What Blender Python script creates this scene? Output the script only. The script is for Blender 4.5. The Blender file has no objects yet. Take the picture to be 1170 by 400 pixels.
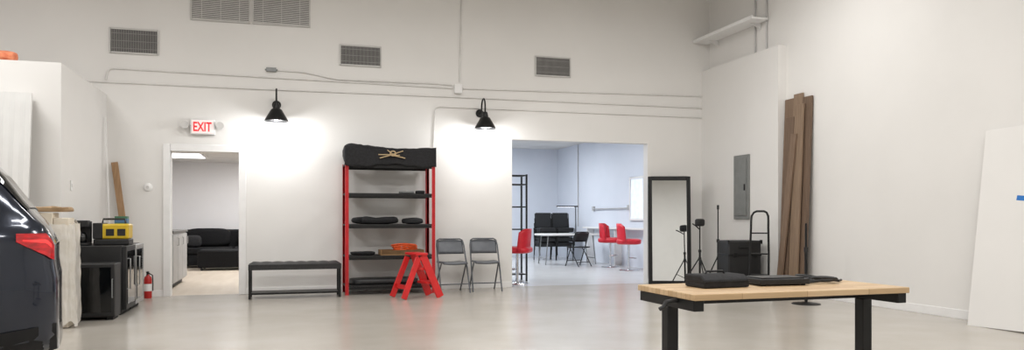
import bpy, bmesh, math, random
from mathutils import Vector, Matrix, noise
random.seed(7)
C = bpy.context.scene.collection
# ---------------------------------------------------------------- camera model / survey helpers
TH = math.radians(16.8); FP = 866.0; HY = 250.0; EH = 1.11
cT, sT = math.cos(TH), math.sin(TH)
D = 11.8; XR = 7.2; XC = 7.05
def ray(x, y):
    u = (x-585)/FP; v = (HY-y)/FP
    return (u*cT+sT, -u*sT+cT, v)
def W(x, y, Y=D):
    r = ray(x, y); t = Y/r[1]; return Vector((t*r[0], Y, EH+t*r[2]))
def RW(x, y, X=XR):
    r = ray(x, y); t = X/r[0]; return Vector((X, t*r[1], EH+t*r[2]))
def G(x, y, z=0):
    r = ray(x, y); t = (z-EH)/r[2]; return Vector((t*r[0], t*r[1], z))
# ---------------------------------------------------------------- materials
def S(r, g, b):
    f = lambda c: (c/255/12.92) if c/255 <= .04045 else ((c/255+.055)/1.055)**2.4
    return (f(r), f(g), f(b), 1)
def mat(name, c, rough=.5, metal=0, c2=None, scale=8, bump=0, coat=0, emit=0, alpha=1, stretch=(1,1,1), detail=5, rvar=0, spec=.5):
    m = bpy.data.materials.new(name); m.use_nodes = True; nt = m.node_tree; b = nt.nodes['Principled BSDF']
    if c2 is None: c2 = tuple(v*.9 for v in c[:3])+(1,)
    tc = nt.nodes.new('ShaderNodeTexCoord'); mp = nt.nodes.new('ShaderNodeMapping'); mp.inputs['Scale'].default_value = stretch
    nz = nt.nodes.new('ShaderNodeTexNoise'); nz.inputs['Scale'].default_value = scale; nz.inputs['Detail'].default_value = detail
    rp = nt.nodes.new('ShaderNodeValToRGB'); rp.color_ramp.elements[0].position = .35; rp.color_ramp.elements[1].position = .65
    rp.color_ramp.elements[0].color = c2; rp.color_ramp.elements[1].color = c
    L = nt.links.new
    L(tc.outputs['Object'], mp.inputs['Vector']); L(mp.outputs['Vector'], nz.inputs['Vector']); L(nz.outputs['Fac'], rp.inputs['Fac'])
    L(rp.outputs['Color'], b.inputs['Base Color'])
    b.inputs['Roughness'].default_value = rough; b.inputs['Metallic'].default_value = metal
    b.inputs['Coat Weight'].default_value = coat; b.inputs['Alpha'].default_value = alpha; b.inputs['Specular IOR Level'].default_value = spec
    if rvar:
        mr = nt.nodes.new('ShaderNodeMapRange'); mr.inputs['To Min'].default_value = rough-rvar; mr.inputs['To Max'].default_value = rough+rvar
        L(nz.outputs['Fac'], mr.inputs['Value']); L(mr.outputs['Result'], b.inputs['Roughness'])
    if bump:
        bp = nt.nodes.new('ShaderNodeBump'); bp.inputs['Strength'].default_value = bump; bp.inputs['Distance'].default_value = .02
        L(nz.outputs['Fac'], bp.inputs['Height']); L(bp.outputs['Normal'], b.inputs['Normal'])
    if emit:
        L(rp.outputs['Color'], b.inputs['Emission Color']); b.inputs['Emission Strength'].default_value = emit
    return m
M = {}
M['wall'] = mat('wall_paint', S(231,229,226), .75, c2=S(228,226,223), scale=1.2, bump=.01)
M['white'] = mat('white_paint', S(237,236,235), .5, c2=S(233,232,231))
M['workwall'] = mat('cool_wall_paint', S(222,226,235), .7, c2=S(218,223,232), scale=1.5)
M['loungewall'] = mat('lounge_wall_paint', S(236,235,236), .7, scale=1.5, c2=S(233,232,233))
M['ceil'] = mat('ceiling_paint', S(222,220,217), .8, scale=2)
M['floor'] = mat('polished_concrete', S(186,180,171), .22, c2=S(177,171,161), scale=1.3, detail=15)
M['workfloor'] = mat('pale_concrete', S(204,204,204), .22, c2=S(199,199,199), scale=2.5, detail=8)
M['carpet'] = mat('beige_flooring', S(200,188,172), .6, c2=S(190,177,160), scale=6, stretch=(1,.15,1))
M['black'] = mat('black_plastic', S(28,28,29), .55, c2=S(22,22,23))
M['blackm'] = mat('black_metal', S(22,22,23), .42, metal=.3, c2=S(16,16,17))
M['fabric'] = mat('black_fabric', S(34,34,37), .85, c2=S(22,22,24), scale=40, bump=.15)
M['leather'] = mat('black_leather', S(36,36,38), .45, c2=S(26,26,28), scale=30, bump=.1)
M['sofablack'] = mat('black_upholstery', S(22,22,24), .8, c2=S(15,15,17), scale=30, spec=.25)
M['grey'] = mat('grey_metal', S(140,142,142), .45, metal=.3, c2=S(128,130,130))
M['cabgrey'] = mat('grey_cabinet', S(178,177,176), .5, c2=S(168,167,166))
M['panelgrey'] = mat('panel_grey_paint', S(130,132,130), .5, c2=S(122,124,122))
M['steel'] = mat('brushed_steel', S(178,178,178), .35, metal=1, c2=S(160,160,160), scale=20, stretch=(1,1,12))
M['chrome'] = mat('chrome', S(220,220,222), .12, metal=1)
M['red'] = mat('red_paint', S(216,30,32), .4, c2=S(204,26,28), coat=.2)
M['redrack'] = mat('red_rack_paint', S(194,27,35), .4, c2=S(178,23,29))
M['redseat'] = mat('red_vinyl', S(208,30,48), .4, c2=S(194,26,42))
M['ventw'] = mat('vent_paint', S(206,204,201), .5)
M['ventg'] = mat('vent_slat_paint', S(150,148,145), .5)
M['ventd'] = mat('vent_dark', S(66,64,62), .7)
M['conduit'] = mat('painted_conduit', S(224,222,219), .5, c2=S(214,212,209))
M['conduitg'] = mat('galvanised_conduit', S(190,189,188), .4, metal=.3)
M['chairgrey'] = mat('grey_chair_enamel', S(92,95,100), .42, metal=.2, c2=S(82,85,90))
M['card'] = mat('cardboard', S(176,138,96), .8, c2=S(160,122,82), scale=5)
M['cream'] = mat('cream_carton', S(226,216,199), .8, c2=S(216,204,184), scale=5)
M['paper'] = mat('brown_paper', S(192,164,130), .85, c2=S(168,140,108), scale=6, bump=.3)
M['film'] = mat('plastic_film', S(234,230,223), .25, c2=S(224,218,208), scale=9, bump=.5, alpha=.8)
M['yellow'] = mat('yellow_plastic', S(212,180,44), .4, c2=S(196,162,34))
M['orange'] = mat('orange_cord', S(230,92,36), .5)
M['pink'] = mat('orange_insulation', S(236,150,112), .95, c2=S(214,120,86), scale=14, bump=.6)
M['foam'] = mat('white_sheet', S(228,228,226), .6, c2=S(222,221,219), scale=3)
M['plank'] = mat('brown_deck_board', S(130,108,89), .7, c2=S(115,94,77), scale=5, stretch=(9,9,.5), bump=.15)
M['plankl'] = mat('tan_deck_board', S(142,120,99), .7, c2=S(127,106,87), scale=5, stretch=(9,9,.5), bump=.15)
M['plankd'] = mat('dark_deck_board', S(116,95,78), .7, c2=S(101,82,67), scale=5, stretch=(9,9,.5), bump=.15)
M['pinewood'] = mat('tan_pine_board', S(172,138,104), .7, c2=S(152,120,88), scale=5, stretch=(9,9,.5), bump=.15)
M['tan'] = mat('tan_rope', S(196,172,134), .7)
M['car'] = mat('dark_car_paint', S(30,37,52), .2, metal=.4, c2=S(25,32,46), coat=.7, spec=.45)
M['cladding'] = mat('black_cladding', S(22,22,24), .55, spec=.3)
M['glass'] = mat('dark_glass', S(10,12,14), .05, c2=S(8,10,12), spec=.55)
M['lens'] = mat('red_lens', S(196,14,24), .12, c2=S(140,8,16), scale=14, coat=.8, emit=.3, stretch=(1,1,3))
M['lensb'] = mat('bright_red_lens', S(236,60,60), .2, c2=S(220,40,44), coat=.5, emit=.7)
M['rubber'] = mat('rubber', S(24,24,24), .8)
M['mirror'] = mat('mirror_glass', S(228,231,232), .02, metal=1, c2=S(226,229,230))
M['exitface'] = mat('sign_face', S(246,230,228), .5, emit=.25, c2=S(244,226,224))
M['exitred'] = mat('sign_red', S(222,40,48), .5, emit=.35, c2=S(216,34,42))
M['bulb'] = mat('bulb_glow', S(255,246,235), .4, emit=8, c2=S(255,244,230))
M['panelglow'] = mat('light_diffuser', S(250,250,255), .4, emit=2.2, c2=S(248,248,252))
M['winglow'] = mat('bright_pane', S(236,242,250), .2, emit=.3, c2=S(226,234,246))
M['tape'] = mat('blue_tape', S(40,120,200), .6)
M['extred'] = mat('extinguisher_red', S(186,28,26), .4, coat=.2)
M['greenb'] = mat('green_label', S(70,120,90), .5)
M['bluel'] = mat('blue_label', S(80,120,160), .5)
M['countertop'] = mat('grey_countertop', S(110,108,106), .4, c2=S(92,90,88), scale=30)
def butcher():
    m = mat('butcher_block', S(222,184,132), .42, scale=3)
    nt = m.node_tree; b = nt.nodes['Principled BSDF']; L = nt.links.new
    tc = nt.nodes.new('ShaderNodeTexCoord'); br = nt.nodes.new('ShaderNodeTexBrick')
    br.inputs['Scale'].default_value = 1; br.inputs['Brick Width'].default_value = .38; br.inputs['Row Height'].default_value = .042
    br.inputs['Mortar Size'].default_value = .0012; br.inputs['Color1'].default_value = S(224,194,154); br.inputs['Color2'].default_value = S(200,166,124); br.inputs['Mortar'].default_value = S(160,124,88)
    nz = nt.nodes.new('ShaderNodeTexNoise'); mp = nt.nodes.new('ShaderNodeMapping'); mp.inputs['Scale'].default_value = (4,60,60); nz.inputs['Scale'].default_value = 1.5
    mx = nt.nodes.new('ShaderNodeMixRGB'); mx.blend_type = 'MULTIPLY'; mx.inputs['Fac'].default_value = .3
    L(tc.outputs['Object'], br.inputs['Vector']); L(tc.outputs['Object'], mp.inputs['Vector']); L(mp.outputs['Vector'], nz.inputs['Vector'])
    L(br.outputs['Color'], mx.inputs['Color1']); L(nz.outputs['Fac'], mx.inputs['Color2']); L(mx.outputs['Color'], b.inputs['Base Color'])
    return m
M['butcher'] = butcher()
# ---------------------------------------------------------------- mesh builder
class MB:
    def __init__(s): s.bm = bmesh.new()
    def face(s, vs):
        try: s.bm.faces.new(vs)
        except ValueError: pass
    def box(s, x0, x1, y0, y1, z0, z1):
        v = [s.bm.verts.new(p) for p in ((x0,y0,z0),(x1,y0,z0),(x1,y1,z0),(x0,y1,z0),(x0,y0,z1),(x1,y0,z1),(x1,y1,z1),(x0,y1,z1))]
        for f in ((3,2,1,0),(4,5,6,7),(0,1,5,4),(1,2,6,5),(2,3,7,6),(3,0,4,7)): s.face([v[i] for i in f])
        return s
    def bar(s, p, q, w, h, side=(0,1,0)):
        p, q = Vector(p), Vector(q); d = (q-p).normalized(); sd = Vector(side); sd = (sd-d*sd.dot(d)).normalized(); n = d.cross(sd)
        v = []
        for b in (p, q):
            for a, c in ((-1,-1),(1,-1),(1,1),(-1,1)): v.append(s.bm.verts.new(b+sd*a*w/2+n*c*h/2))
        for f in ((0,1,2,3),(7,6,5,4),(0,4,5,1),(1,5,6,2),(2,6,7,3),(3,7,4,0)): s.face([v[i] for i in f])
        return s
    def tube(s, pts, r, n=8, r2=None):
        pts = [Vector(p) for p in pts]; rings = []; prev = None
        for i, p in enumerate(pts):
            d = (pts[min(i+1,len(pts)-1)]-pts[max(i-1,0)]).normalized()
            if prev is None:
                a = Vector((0,0,1)) if abs(d.z) < .9 else Vector((1,0,0)); u = (a-d*a.dot(d)).normalized()
            else: u = (prev-d*prev.dot(d)).normalized()
            prev = u; w = d.cross(u)
            rr = r if r2 is None else r+(r2-r)*i/(len(pts)-1)
            rings.append([s.bm.verts.new(p+(u*math.cos(2*math.pi*k/n)+w*math.sin(2*math.pi*k/n))*rr) for k in range(n)])
        for a, b in zip(rings, rings[1:]):
            for k in range(n): s.face((a[k], a[(k+1)%n], b[(k+1)%n], b[k]))
        s.face(rings[0][::-1]); s.face(rings[-1]); return s
    def cyl(s, p, q, r, r2=None, n=16): return s.tube([p, q], r, n, r2)
    def lathe(s, prof, n=24, c=(0,0,0), M4=None):
        rings = []
        for r, z in prof:
            ring = []
            for k in range(n):
                p = Vector((r*math.cos(2*math.pi*k/n), r*math.sin(2*math.pi*k/n), z))
                if M4: p = M4 @ p
                ring.append(s.bm.verts.new(p+Vector(c)))
            rings.append(ring)
        for a, b in zip(rings, rings[1:]):
            for k in range(n): s.face((a[k], a[(k+1)%n], b[(k+1)%n], b[k]))
        return s
    def prism(s, pts, vec):
        vec = Vector(vec); a = [s.bm.verts.new(Vector(p)) for p in pts]; b = [s.bm.verts.new(Vector(p)+vec) for p in pts]
        s.face(a[::-1]); s.face(b); n = len(a)
        for i in range(n): s.face((a[i], a[(i+1)%n], b[(i+1)%n], b[i]))
        return s
    def grid(s, rows):
        v = [[s.bm.verts.new(p) for p in r] for r in rows]
        for a, b in zip(v, v[1:]):
            for i in range(len(a)-1): s.face((a[i], a[i+1], b[i+1], b[i]))
        return s
    def soft(s, c, size, e=.35, jit=0, n=24, m=14, fr=4):
        c = Vector(c); rows = []
        sp = lambda v: math.copysign(abs(v)**e, v)
        for i in range(m+1):
            ph = -math.pi/2+math.pi*i/m; row = []
            for k in range(n):
                a = 2*math.pi*k/n
                p = Vector((sp(math.cos(ph))*sp(math.cos(a))*size[0]/2, sp(math.cos(ph))*sp(math.sin(a))*size[1]/2, sp(math.sin(ph))*size[2]/2))
                if jit:
                    f = 1+jit*noise.noise((p+c)*fr); zb = -size[2]/2
                    p = Vector((p.x*f, p.y*f, zb+(p.z-zb)*f))
                row.append(s.bm.verts.new(p+c))
            rows.append(row)
        for a, b in zip(rows, rows[1:]):
            for k in range(n): s.face((a[k], a[(k+1)%n], b[(k+1)%n], b[k]))
        return s
    def build(s, name, m, parent=None, bevel=0, smooth=True, ang=.7):
        bmesh.ops.remove_doubles(s.bm, verts=s.bm.verts, dist=1e-5)
        bmesh.ops.recalc_face_normals(s.bm, faces=s.bm.faces)
        if smooth:
            for f in s.bm.faces: f.smooth = True
            for e in s.bm.edges: e.smooth = e.calc_face_angle(0) < ang
        me = bpy.data.meshes.new(name); s.bm.to_mesh(me); s.bm.free()
        o = bpy.data.objects.new(name, me); C.objects.link(o); me.materials.append(M[m] if isinstance(m, str) else m)
        if parent: o.parent = parent
        if bevel:
            b = o.modifiers.new('bevel', 'BEVEL'); b.width = bevel; b.segments = 2; b.limit_method = 'ANGLE'; b.angle_limit = .6
        return o
def struct(o): o['kind'] = 'structure'; return o
def tag(o, label, cat, group=None):
    o['label'] = label; o['category'] = cat
    if group: o['group'] = group
    return o
def thing(name, label, cat, loc=(0,0,0), rz=0, group=None):
    o = bpy.data.objects.new(name, None); C.objects.link(o); o.empty_display_size = .1
    o.location = loc; o.rotation_euler = (0,0,math.radians(rz)); return tag(o, label, cat, group)
# ---------------------------------------------------------------- the room shell
TW = .16
DL, DR, DT = W(195,250).x, W(273,250).x, 2.08
OL, OR_, OT = W(585,250).x, W(740,250).x, 2.40
XL, YB, HC = -6.5, -4.0, 5.7
CY = RW(889,250,XC).y
wb = MB()
wb.box(XL, DL, D, D+TW, 0, HC).box(DL, DR, D, D+TW, DT, HC).box(DR, OL, D, D+TW, 0, HC).box(OL, OR_, D, D+TW, OT, HC).box(OR_, 7.9, D, D+TW, 0, HC)
struct(wb.build('wall_back', 'wall', smooth=False))
struct(MB().box(XR, XR+.15, YB, D, 0, HC).build('wall_right', 'wall', smooth=False))
struct(MB().box(XC, XR, CY, D, 0, 3.70).build('wall_right_chase', 'wall', smooth=False))
struct(MB().box(XL-.15, XL, YB, D, 0, HC).build('wall_left', 'wall', smooth=False))
struct(MB().box(XL-.15, XR+.15, YB-.15, YB, 0, HC).build('wall_front', 'wall', smooth=False))
struct(MB().box(XL-.15, XR+.15, YB-.15, D+TW, HC, HC+.1).build('ceiling', 'ceil', smooth=False))
struct(MB().box(XL-.15, XR+.15, YB-.15, D+.08, -.1, 0).build('floor', 'floor', smooth=False))
PX, PY = -2.37, 9.54
struct(MB().box(XL, PX, PY, D, 0, 2.85).build('wall_partition', 'wall', smooth=False))
bb = MB()
bb.box(PX+.01, DL-.1, D-.014, D, 0, .09).box(DR+.1, OL, D-.014, D, 0, .09).box(OR_, XC, D-.014, D, 0, .09)
struct(bb.build('baseboard_back', 'white', bevel=.003))
struct(MB().box(XR-.014, XR, YB, CY-.01, 0, .10).build('baseboard_right', 'white', bevel=.003))
cs = MB(); k = .1
cs.box(DL-k, DL, D-.022, D, 0, DT+k).box(DR, DR+k, D-.022, D, 0, DT+k).box(DL, DR, D-.022, D, DT, DT+k)
struct(cs.build('trim_1', 'white', bevel=.005))
# lounge seen through the doorway
LY = 19.7; LH = 2.47
struct(MB().box(-2.75, 1.6, LY, LY+.1, 0, LH).build('wall_lounge_back', 'loungewall', smooth=False))
struct(MB().box(-2.85, -2.75, D+TW, LY, 0, LH).build('wall_lounge_left', 'loungewall', smooth=False))
struct(MB().box(1.6, 1.7, D+TW, LY, 0, LH).build('wall_lounge_right', 'loungewall', smooth=False))
struct(MB().box(-2.85, 1.7, D+TW, LY, LH, LH+.1).build('ceiling_lounge', 'ceil', smooth=False))
struct(MB().box(-2.85, 1.7, D+.08, LY, -.1, 0).build('floor_lounge', 'carpet', smooth=False))
# workroom seen through the wide opening
KX, KY, KH = 7.75, 21.0, 3.15
struct(MB().box(2.6, KX, KY, KY+.1, 0, KH).build('wall_workroom_back', 'workwall', smooth=False))
struct(MB().box(KX, KX+.1, D+TW, KY, 0, KH).build('wall_workroom_right', 'workwall', smooth=False))
struct(MB().box(2.5, 2.6, D+TW, KY, 0, KH).build('wall_workroom_left', 'workwall', smooth=False))
struct(MB().box(2.5, KX+.1, D+TW, KY, KH, KH+.1).build('ceiling_workroom', 'ceil', smooth=False))
struct(MB().box(2.5, KX+.1, D+.08, KY, -.1, 0).build('floor_workroom', 'workfloor', smooth=False))
# bright window on the workroom's right wall
a, b = RW(722,202,KX), RW(737,248,KX)
wn = struct(MB().box(KX-.03, KX-.004, b.y, a.y, 1.12, 2.02).build('window_1', 'winglow', smooth=False))
fr = MB(); fr.box(KX-.05, KX-.004, b.y-.05, b.y, 1.07, 2.07).box(KX-.05, KX-.004, a.y, a.y+.05, 1.07, 2.07).box(KX-.05, KX-.004, b.y, a.y, 2.02, 2.07).box(KX-.05, KX-.004, b.y, a.y, 1.07, 1.12)
fr.build('window_frame', 'white', wn, bevel=.004)
# ---------------------------------------------------------------- wall fittings
def vent(name, px, label, cat, nv, nh, group, fm='ventw', gm='ventg', hw=.004):
    x0, y0, x1, y1 = px; p = W((x0+x1)/2, (y0+y1)/2); w = abs(W(x1,100).x-W(x0,100).x); h = abs(y1-y0)/FP*(D/ray((x0+x1)/2,0)[1])
    t = thing(name, label, cat, (p.x, D, p.z-h/2), 0, group)
    MB().box(-w/2+.02, w/2-.02, -.008, -.002, .02, h-.02).build('backing', 'ventd', t, smooth=False)
    f = MB(); g = .022
    f.box(-w/2, -w/2+g, -.022, -.002, 0, h).box(w/2-g, w/2, -.022, -.002, 0, h).box(-w/2+g, w/2-g, -.022, -.002, 0, g).box(-w/2+g, w/2-g, -.022, -.002, h-g, h)
    f.build('frame', fm, t, bevel=.003)
    s = MB()
    for i in range(nv):
        x = -w/2+g+(w-2*g)*(i+.5)/nv; s.box(x-.0035, x+.0035, -.018, -.008, g, h-g)
    for i in range(nh):
        z = g+(h-2*g)*(i+.5)/nh; s.box(-w/2+g, w/2-g, -.016, -.009, z-hw, z+hw)
    s.build('grille', gm, t, smooth=False)
vent('wall_vent', (125,33,182,62), 'small grey grille vent above the left partition end of the back wall', 'vent', 34, 3, 'small supply vents high on the back wall', hw=.003)
vent('wall_vent', (388,52,436,76), 'small grey grille vent above the red shelving rack', 'vent', 34, 3, 'small supply vents high on the back wall', hw=.003)
vent('wall_vent', (611,65,652,88), 'small grey grille vent above the wide room opening', 'vent', 34, 3, 'small supply vents high on the back wall', hw=.003)
vent('return_grille', (218,-9,286.5,25), 'left half of the large louvred return grille at the top edge', 'vent', 3, 18, 'large return grilles', gm='ventw', hw=.006)
vent('return_grille', (288.5,-4,355,29.5), 'right half of the large louvred return grille at the top edge', 'vent', 3, 18, 'large return grilles', gm='ventw', hw=.006)
def conduit(pts, label, r=.012, m='conduit', name='electrical_conduit'):
    mb = MB(); pts = [Vector(p) for p in pts]; out = [pts[0]]
    for i in range(1, len(pts)-1):
        a, p, b = pts[i-1], pts[i], pts[i+1]; r0 = min(.09, (p-a).length*.4, (b-p).length*.4)
        s, e = p+(a-p).normalized()*r0, p+(b-p).normalized()*r0
        for k in range(5):
            q = k/4; out.append(s*(1-q)**2+p*2*q*(1-q)+e*q*q)
    out.append(pts[-1]); mb.tube(out, r, 8)
    return tag(mb.build(name, m), label, 'conduit')
def WP(*ps, o=.014): return [W(x, y)+Vector((0,-o,0)) for x, y in ps]
conduit(WP((121,91),(124,78),(517,101)), 'long white wall conduit with a bend down beside the partition top')
conduit(WP((100,93),(250,100),(516,111),(806,124)), 'lowest full-length white conduit crossing the back wall from the partition', .011)
conduit(WP((318,81),(345,82.5),(385,91),(500,96),(516,97.5)), 'short sloping white conduit starting above the left barn lamp', .011)
conduit(WP((529,101.5),(806,110.5)), 'white conduit running from junction box to the right corner, upper line')
conduit(WP((495,168),(497,122),(806,135)), 'white conduit rising beside the rack then turning right under the others', .009)
conduit(WP((528,-25),(525,94)), 'vertical white conduit dropping from the ceiling to the junction box')
p = W(523,102); jb = thing('junction_box', 'small square white junction box where conduits meet on back wall', 'junction box', (p.x, D, p.z))
MB().box(-.06,.06,-.05,-.002,-.07,.07).build('housing', 'conduit', jb, bevel=.006)
MB().box(-.063,.063,-.056,-.0505,-.073,.073).build('cover', 'white', jb, bevel=.003)
p = W(310,80); tag(MB().box(p.x-.07,p.x+.07,D-.05,D-.0,p.z-.03,p.z+.03).box(p.x-.09,p.x+.09,D-.012,D-.0,p.z-.012,p.z+.012).build('conduit_bracket', 'grey', bevel=.004), 'small grey conduit fitting above the left barn lamp', 'fitting')
for x, lb in ((864,'left of two vertical pipes rising above the wall chase'),(877,'right of two vertical pipes rising above the wall chase')):
    q = RW(x, 30); tag(MB().cyl((XR-.018, q.y, 3.702),(XR-.018, q.y, HC-.005), .014, n=10).build('riser_pipe', 'conduitg'), lb, 'pipe', 'pipes above the wall chase')
# shelf ledge high in the right corner
sh = thing('wall_ledge', 'white ledge shelf high in the right corner under the pipes', 'shelf', (0,0,4.18))
MB().box(6.87, XR-.036, 10.05, D-.003, 0, .03).build('shelf_board', 'white', sh, bevel=.004)
MB().box(6.87, 6.885, 10.05, D-.003, .0302, .055).build('front_lip', 'white', sh, bevel=.003)
for y in (10.28, 11.5): MB().prism([(XR-.004,y,-.09),(XR-.004,y,-.001),(6.99,y,-.001)], (0,.02,0)).build('bracket', 'white', sh)
# electrical panel on the chase
a, b = RW(840,178,XC), RW(857,250,XC)
ep = thing('breaker_box', 'grey metal electrical box on the wall right of the mirror', 'electrical box', (XC, (a.y+b.y)/2, 1.10))
w = (a.y-b.y)/2
MB().box(-.03,-.0,-w,w,0,1.03).build('cabinet', 'panelgrey', ep, bevel=.006)
MB().box(-.042,-.0305,-w+.05,w-.05,.06,.97).build('door', 'panelgrey', ep, bevel=.004)
MB().box(-.055,-.0425,-w+.07,-w+.1,.46,.56).build('latch', 'black', ep, bevel=.003)
# thermostat disc
p = W(169,214); th = thing('round_sensor', 'round white wall sensor between partition and doorway', 'thermostat', (p.x, D, p.z))
MB().lathe([(0,.03),(.045,.03),(.055,.022),(.06,0),(0,0)], 20, M4=Matrix.Rotation(math.pi/2,4,'X')).build('housing', 'white', th)
MB().lathe([(0,.036),(.02,.036),(.022,.0305),(0,.0305)], 16, M4=Matrix.Rotation(math.pi/2,4,'X')).build('dial', 'ventw', th)
p = RW(81,212,PX); tag(MB().box(PX+.002,PX+.012,p.y-.04,p.y+.04,p.z-.06,p.z+.06).box(PX+.0121,PX+.02,p.y-.012,p.y+.012,p.z-.02,p.z+.02).build('wall_switch', 'white', bevel=.003), 'white wall switch on the side of the left partition', 'switch')
# exit sign
p = W(232,145.5); ex = thing('exit_sign', 'white emergency sign reading EXIT above the doorway, with lamp heads', 'exit sign', (p.x, D, p.z))
MB().box(-.165,.165,-.07,-.002,-.11,.11).build('housing', 'white', ex, bevel=.01)
MB().box(-.145,.145,-.075,-.0705,-.092,.092).build('face', 'exitface', ex, bevel=.003)
tc = bpy.data.curves.new('exit_text', 'FONT'); tc.body = 'EXIT'; tc.size = .15; tc.align_x = 'CENTER'; tc.align_y = 'CENTER'; tc.extrude = .002; tc.offset = .003
to = bpy.data.objects.new('tmp', tc); C.objects.link(to); bpy.context.view_layer.update()
me = bpy.data.meshes.new_from_object(to.evaluated_get(bpy.context.evaluated_depsgraph_get())); bpy.data.objects.remove(to)
xs = [v.co.x for v in me.vertices]; ys = [v.co.y for v in me.vertices]; cx, cy = (min(xs)+max(xs))/2, (min(ys)+max(ys))/2
kx, ky = .245/(max(xs)-min(xs)), .135/(max(ys)-min(ys))
for v in me.vertices: v.co.x = (v.co.x-cx)*kx; v.co.y = (v.co.y-cy)*ky
lt = bpy.data.objects.new('lettering', me); C.objects.link(lt); me.materials.clear(); me.materials.append(M['exitred']); lt.parent = ex
lt.location = (0,-.078,0); lt.rotation_euler = (math.pi/2,0,0); lt['label'] = 'red letters EXIT'
for s in (-1, 1):
    h = MB().lathe([(0,-.05),(.03,-.05),(.055,.0),(.055,.035),(0,.03)], 18, c=(s*.235,-.07,.02), M4=Matrix.Rotation(math.pi/2,4,'X')).build('lamp_head', 'ventw', ex)
    MB().cyl((s*.16,-.035,.02),(s*.235,-.035,.02),.012).build('lamp_arm', 'white', ex)
# gooseneck barn lamps
def barn_lamp(px, pz, label, power):
    p = W(px, 130)
    t = thing('barn_lamp', label, 'wall lamp', (p.x, D, pz), 0, 'black gooseneck barn lamps')
    MB().lathe([(0,.03),(.05,.03),(.065,.015),(.065,.002),(0,.002)], 24, M4=Matrix.Rotation(math.pi/2,4,'X')).build('wall_plate', 'blackm', t)
    pts = [(0,-.03,0),(0,-.10,.01)]
    for k in range(13): pts.append((0, -.13-.11*(1-math.cos(math.pi*k/12)), .07+.13*math.sin(math.pi*k/12)))
    pts.append((0,-.35,.0)); pts.append((0,-.35,-.03))
    MB().tube(pts, .013, 10).build('gooseneck_arm', 'blackm', t)
    MB().lathe([(0,-.02),(.03,-.02),(.042,-.05),(.05,-.10),(.075,-.115),(.165,-.27),(.17,-.285),(.163,-.285),(.158,-.272),(.07,-.125),(0,-.115)], 32, c=(0,-.35,0)).build('lamp_shade', 'blackm', t)
    MB().soft((0,-.35,-.22),(.09,.09,.12),e=1).build('bulb', 'bulb', t)
    l = bpy.data.lights.new('lamp_light', 'POINT'); l.energy = power; l.color = (.98,.99,1); l.shadow_soft_size = .09
    lo = bpy.data.objects.new('lamp_light', l); C.objects.link(lo); lo.location = (p.x, D-.38, pz-.31)
barn_lamp(316, 2.80, 'black gooseneck barn lamp above the black bench', 38)
barn_lamp(548, 2.80, 'black gooseneck barn lamp above the folding chairs', 38)
# ---------------------------------------------------------------- work table in the foreground
tb = thing('work_table', 'butcher block table on black steel legs in the foreground', 'table', (2.505,3.49,0), 1)
MB().box(-.645,.645,-.29,.29,.719,.750).build('tabletop', 'butcher', tb, bevel=.004)
for s in (-1, 1):
    x = s*.61
    MB().box(x-.031,x+.031,-.032,.032,.03,.665).build('leg', 'blackm', tb, bevel=.004)
    MB().box(x-.028,x+.028,-.275,.275,.666,.7185).build('top_bracket', 'blackm', tb, bevel=.004)
    MB().box(x-.04,x+.04,-.29,.29,0,.03).build('foot', 'blackm', tb, bevel=.006)
MB().box(-.575,.575,-.02,.02,.67,.71).build('crossbar', 'blackm', tb, bevel=.003)
MB().tube([(-.60,-.12,.705),(-.66,-.12,.705),(-.70,-.12,.70),(-.715,-.12,.675),(-.735,-.12,.665)], .011).build('crank_handle', 'black', tb)
ZT = .7515
bg = thing('camera_case', 'boxy black zipped case at the left on the wooden table', 'case', (2.20,3.53,ZT), 4)
MB().prism([(-.14,-.09,0),(-.14,.09,0),(-.14,.09,.066),(-.14,-.05,.066),(-.14,-.09,.04)],(.28,0,0)).build('case_body', 'fabric', bg, bevel=.008)
MB().tube([(-.06,.02,.066),(-.05,.02,.08),(.05,.02,.08),(.06,.02,.066)], .006).build('handle', 'black', bg)
MB().box(-.141,.141,-.092,.091,.030,.034).build('zipper', 'blackm', bg)
lp = thing('black_recorder', 'flat black electronic box in the middle of the wooden table', 'device', (2.58,3.56,ZT), -3)
MB().box(-.15,.15,-.1,.1,.006,.036).build('housing', 'black', lp, bevel=.004)
MB().box(-.13,.13,-.08,.08,.0365,.043).build('top_plate', 'blackm', lp, bevel=.003)
for sx in (-.12,.12): MB().cyl((sx,-.08,0),(sx,-.08,.006),.012).build('foot', 'rubber', lp); MB().cyl((sx,.08,0),(sx,.08,.006),.012).build('foot', 'rubber', lp)
pts = []
for i in range(70):
    a = i/69*math.pi*7; r = .065+.025*math.sin(i*.7); pts.append((2.86+r*1.3*math.cos(a), 3.58+r*1.2*math.sin(a), ZT+.008+.024*(i/69)+.006*math.sin(i*.5)))
pts += [(2.97,3.60,ZT+.012),(3.0,3.56,ZT+.009),(3.05,3.60,ZT+.009)]
tag(MB().tube(pts, .007, 6).build('power_cable', 'black'), 'tangled black cable at the right on the wooden table', 'cable')
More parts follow.
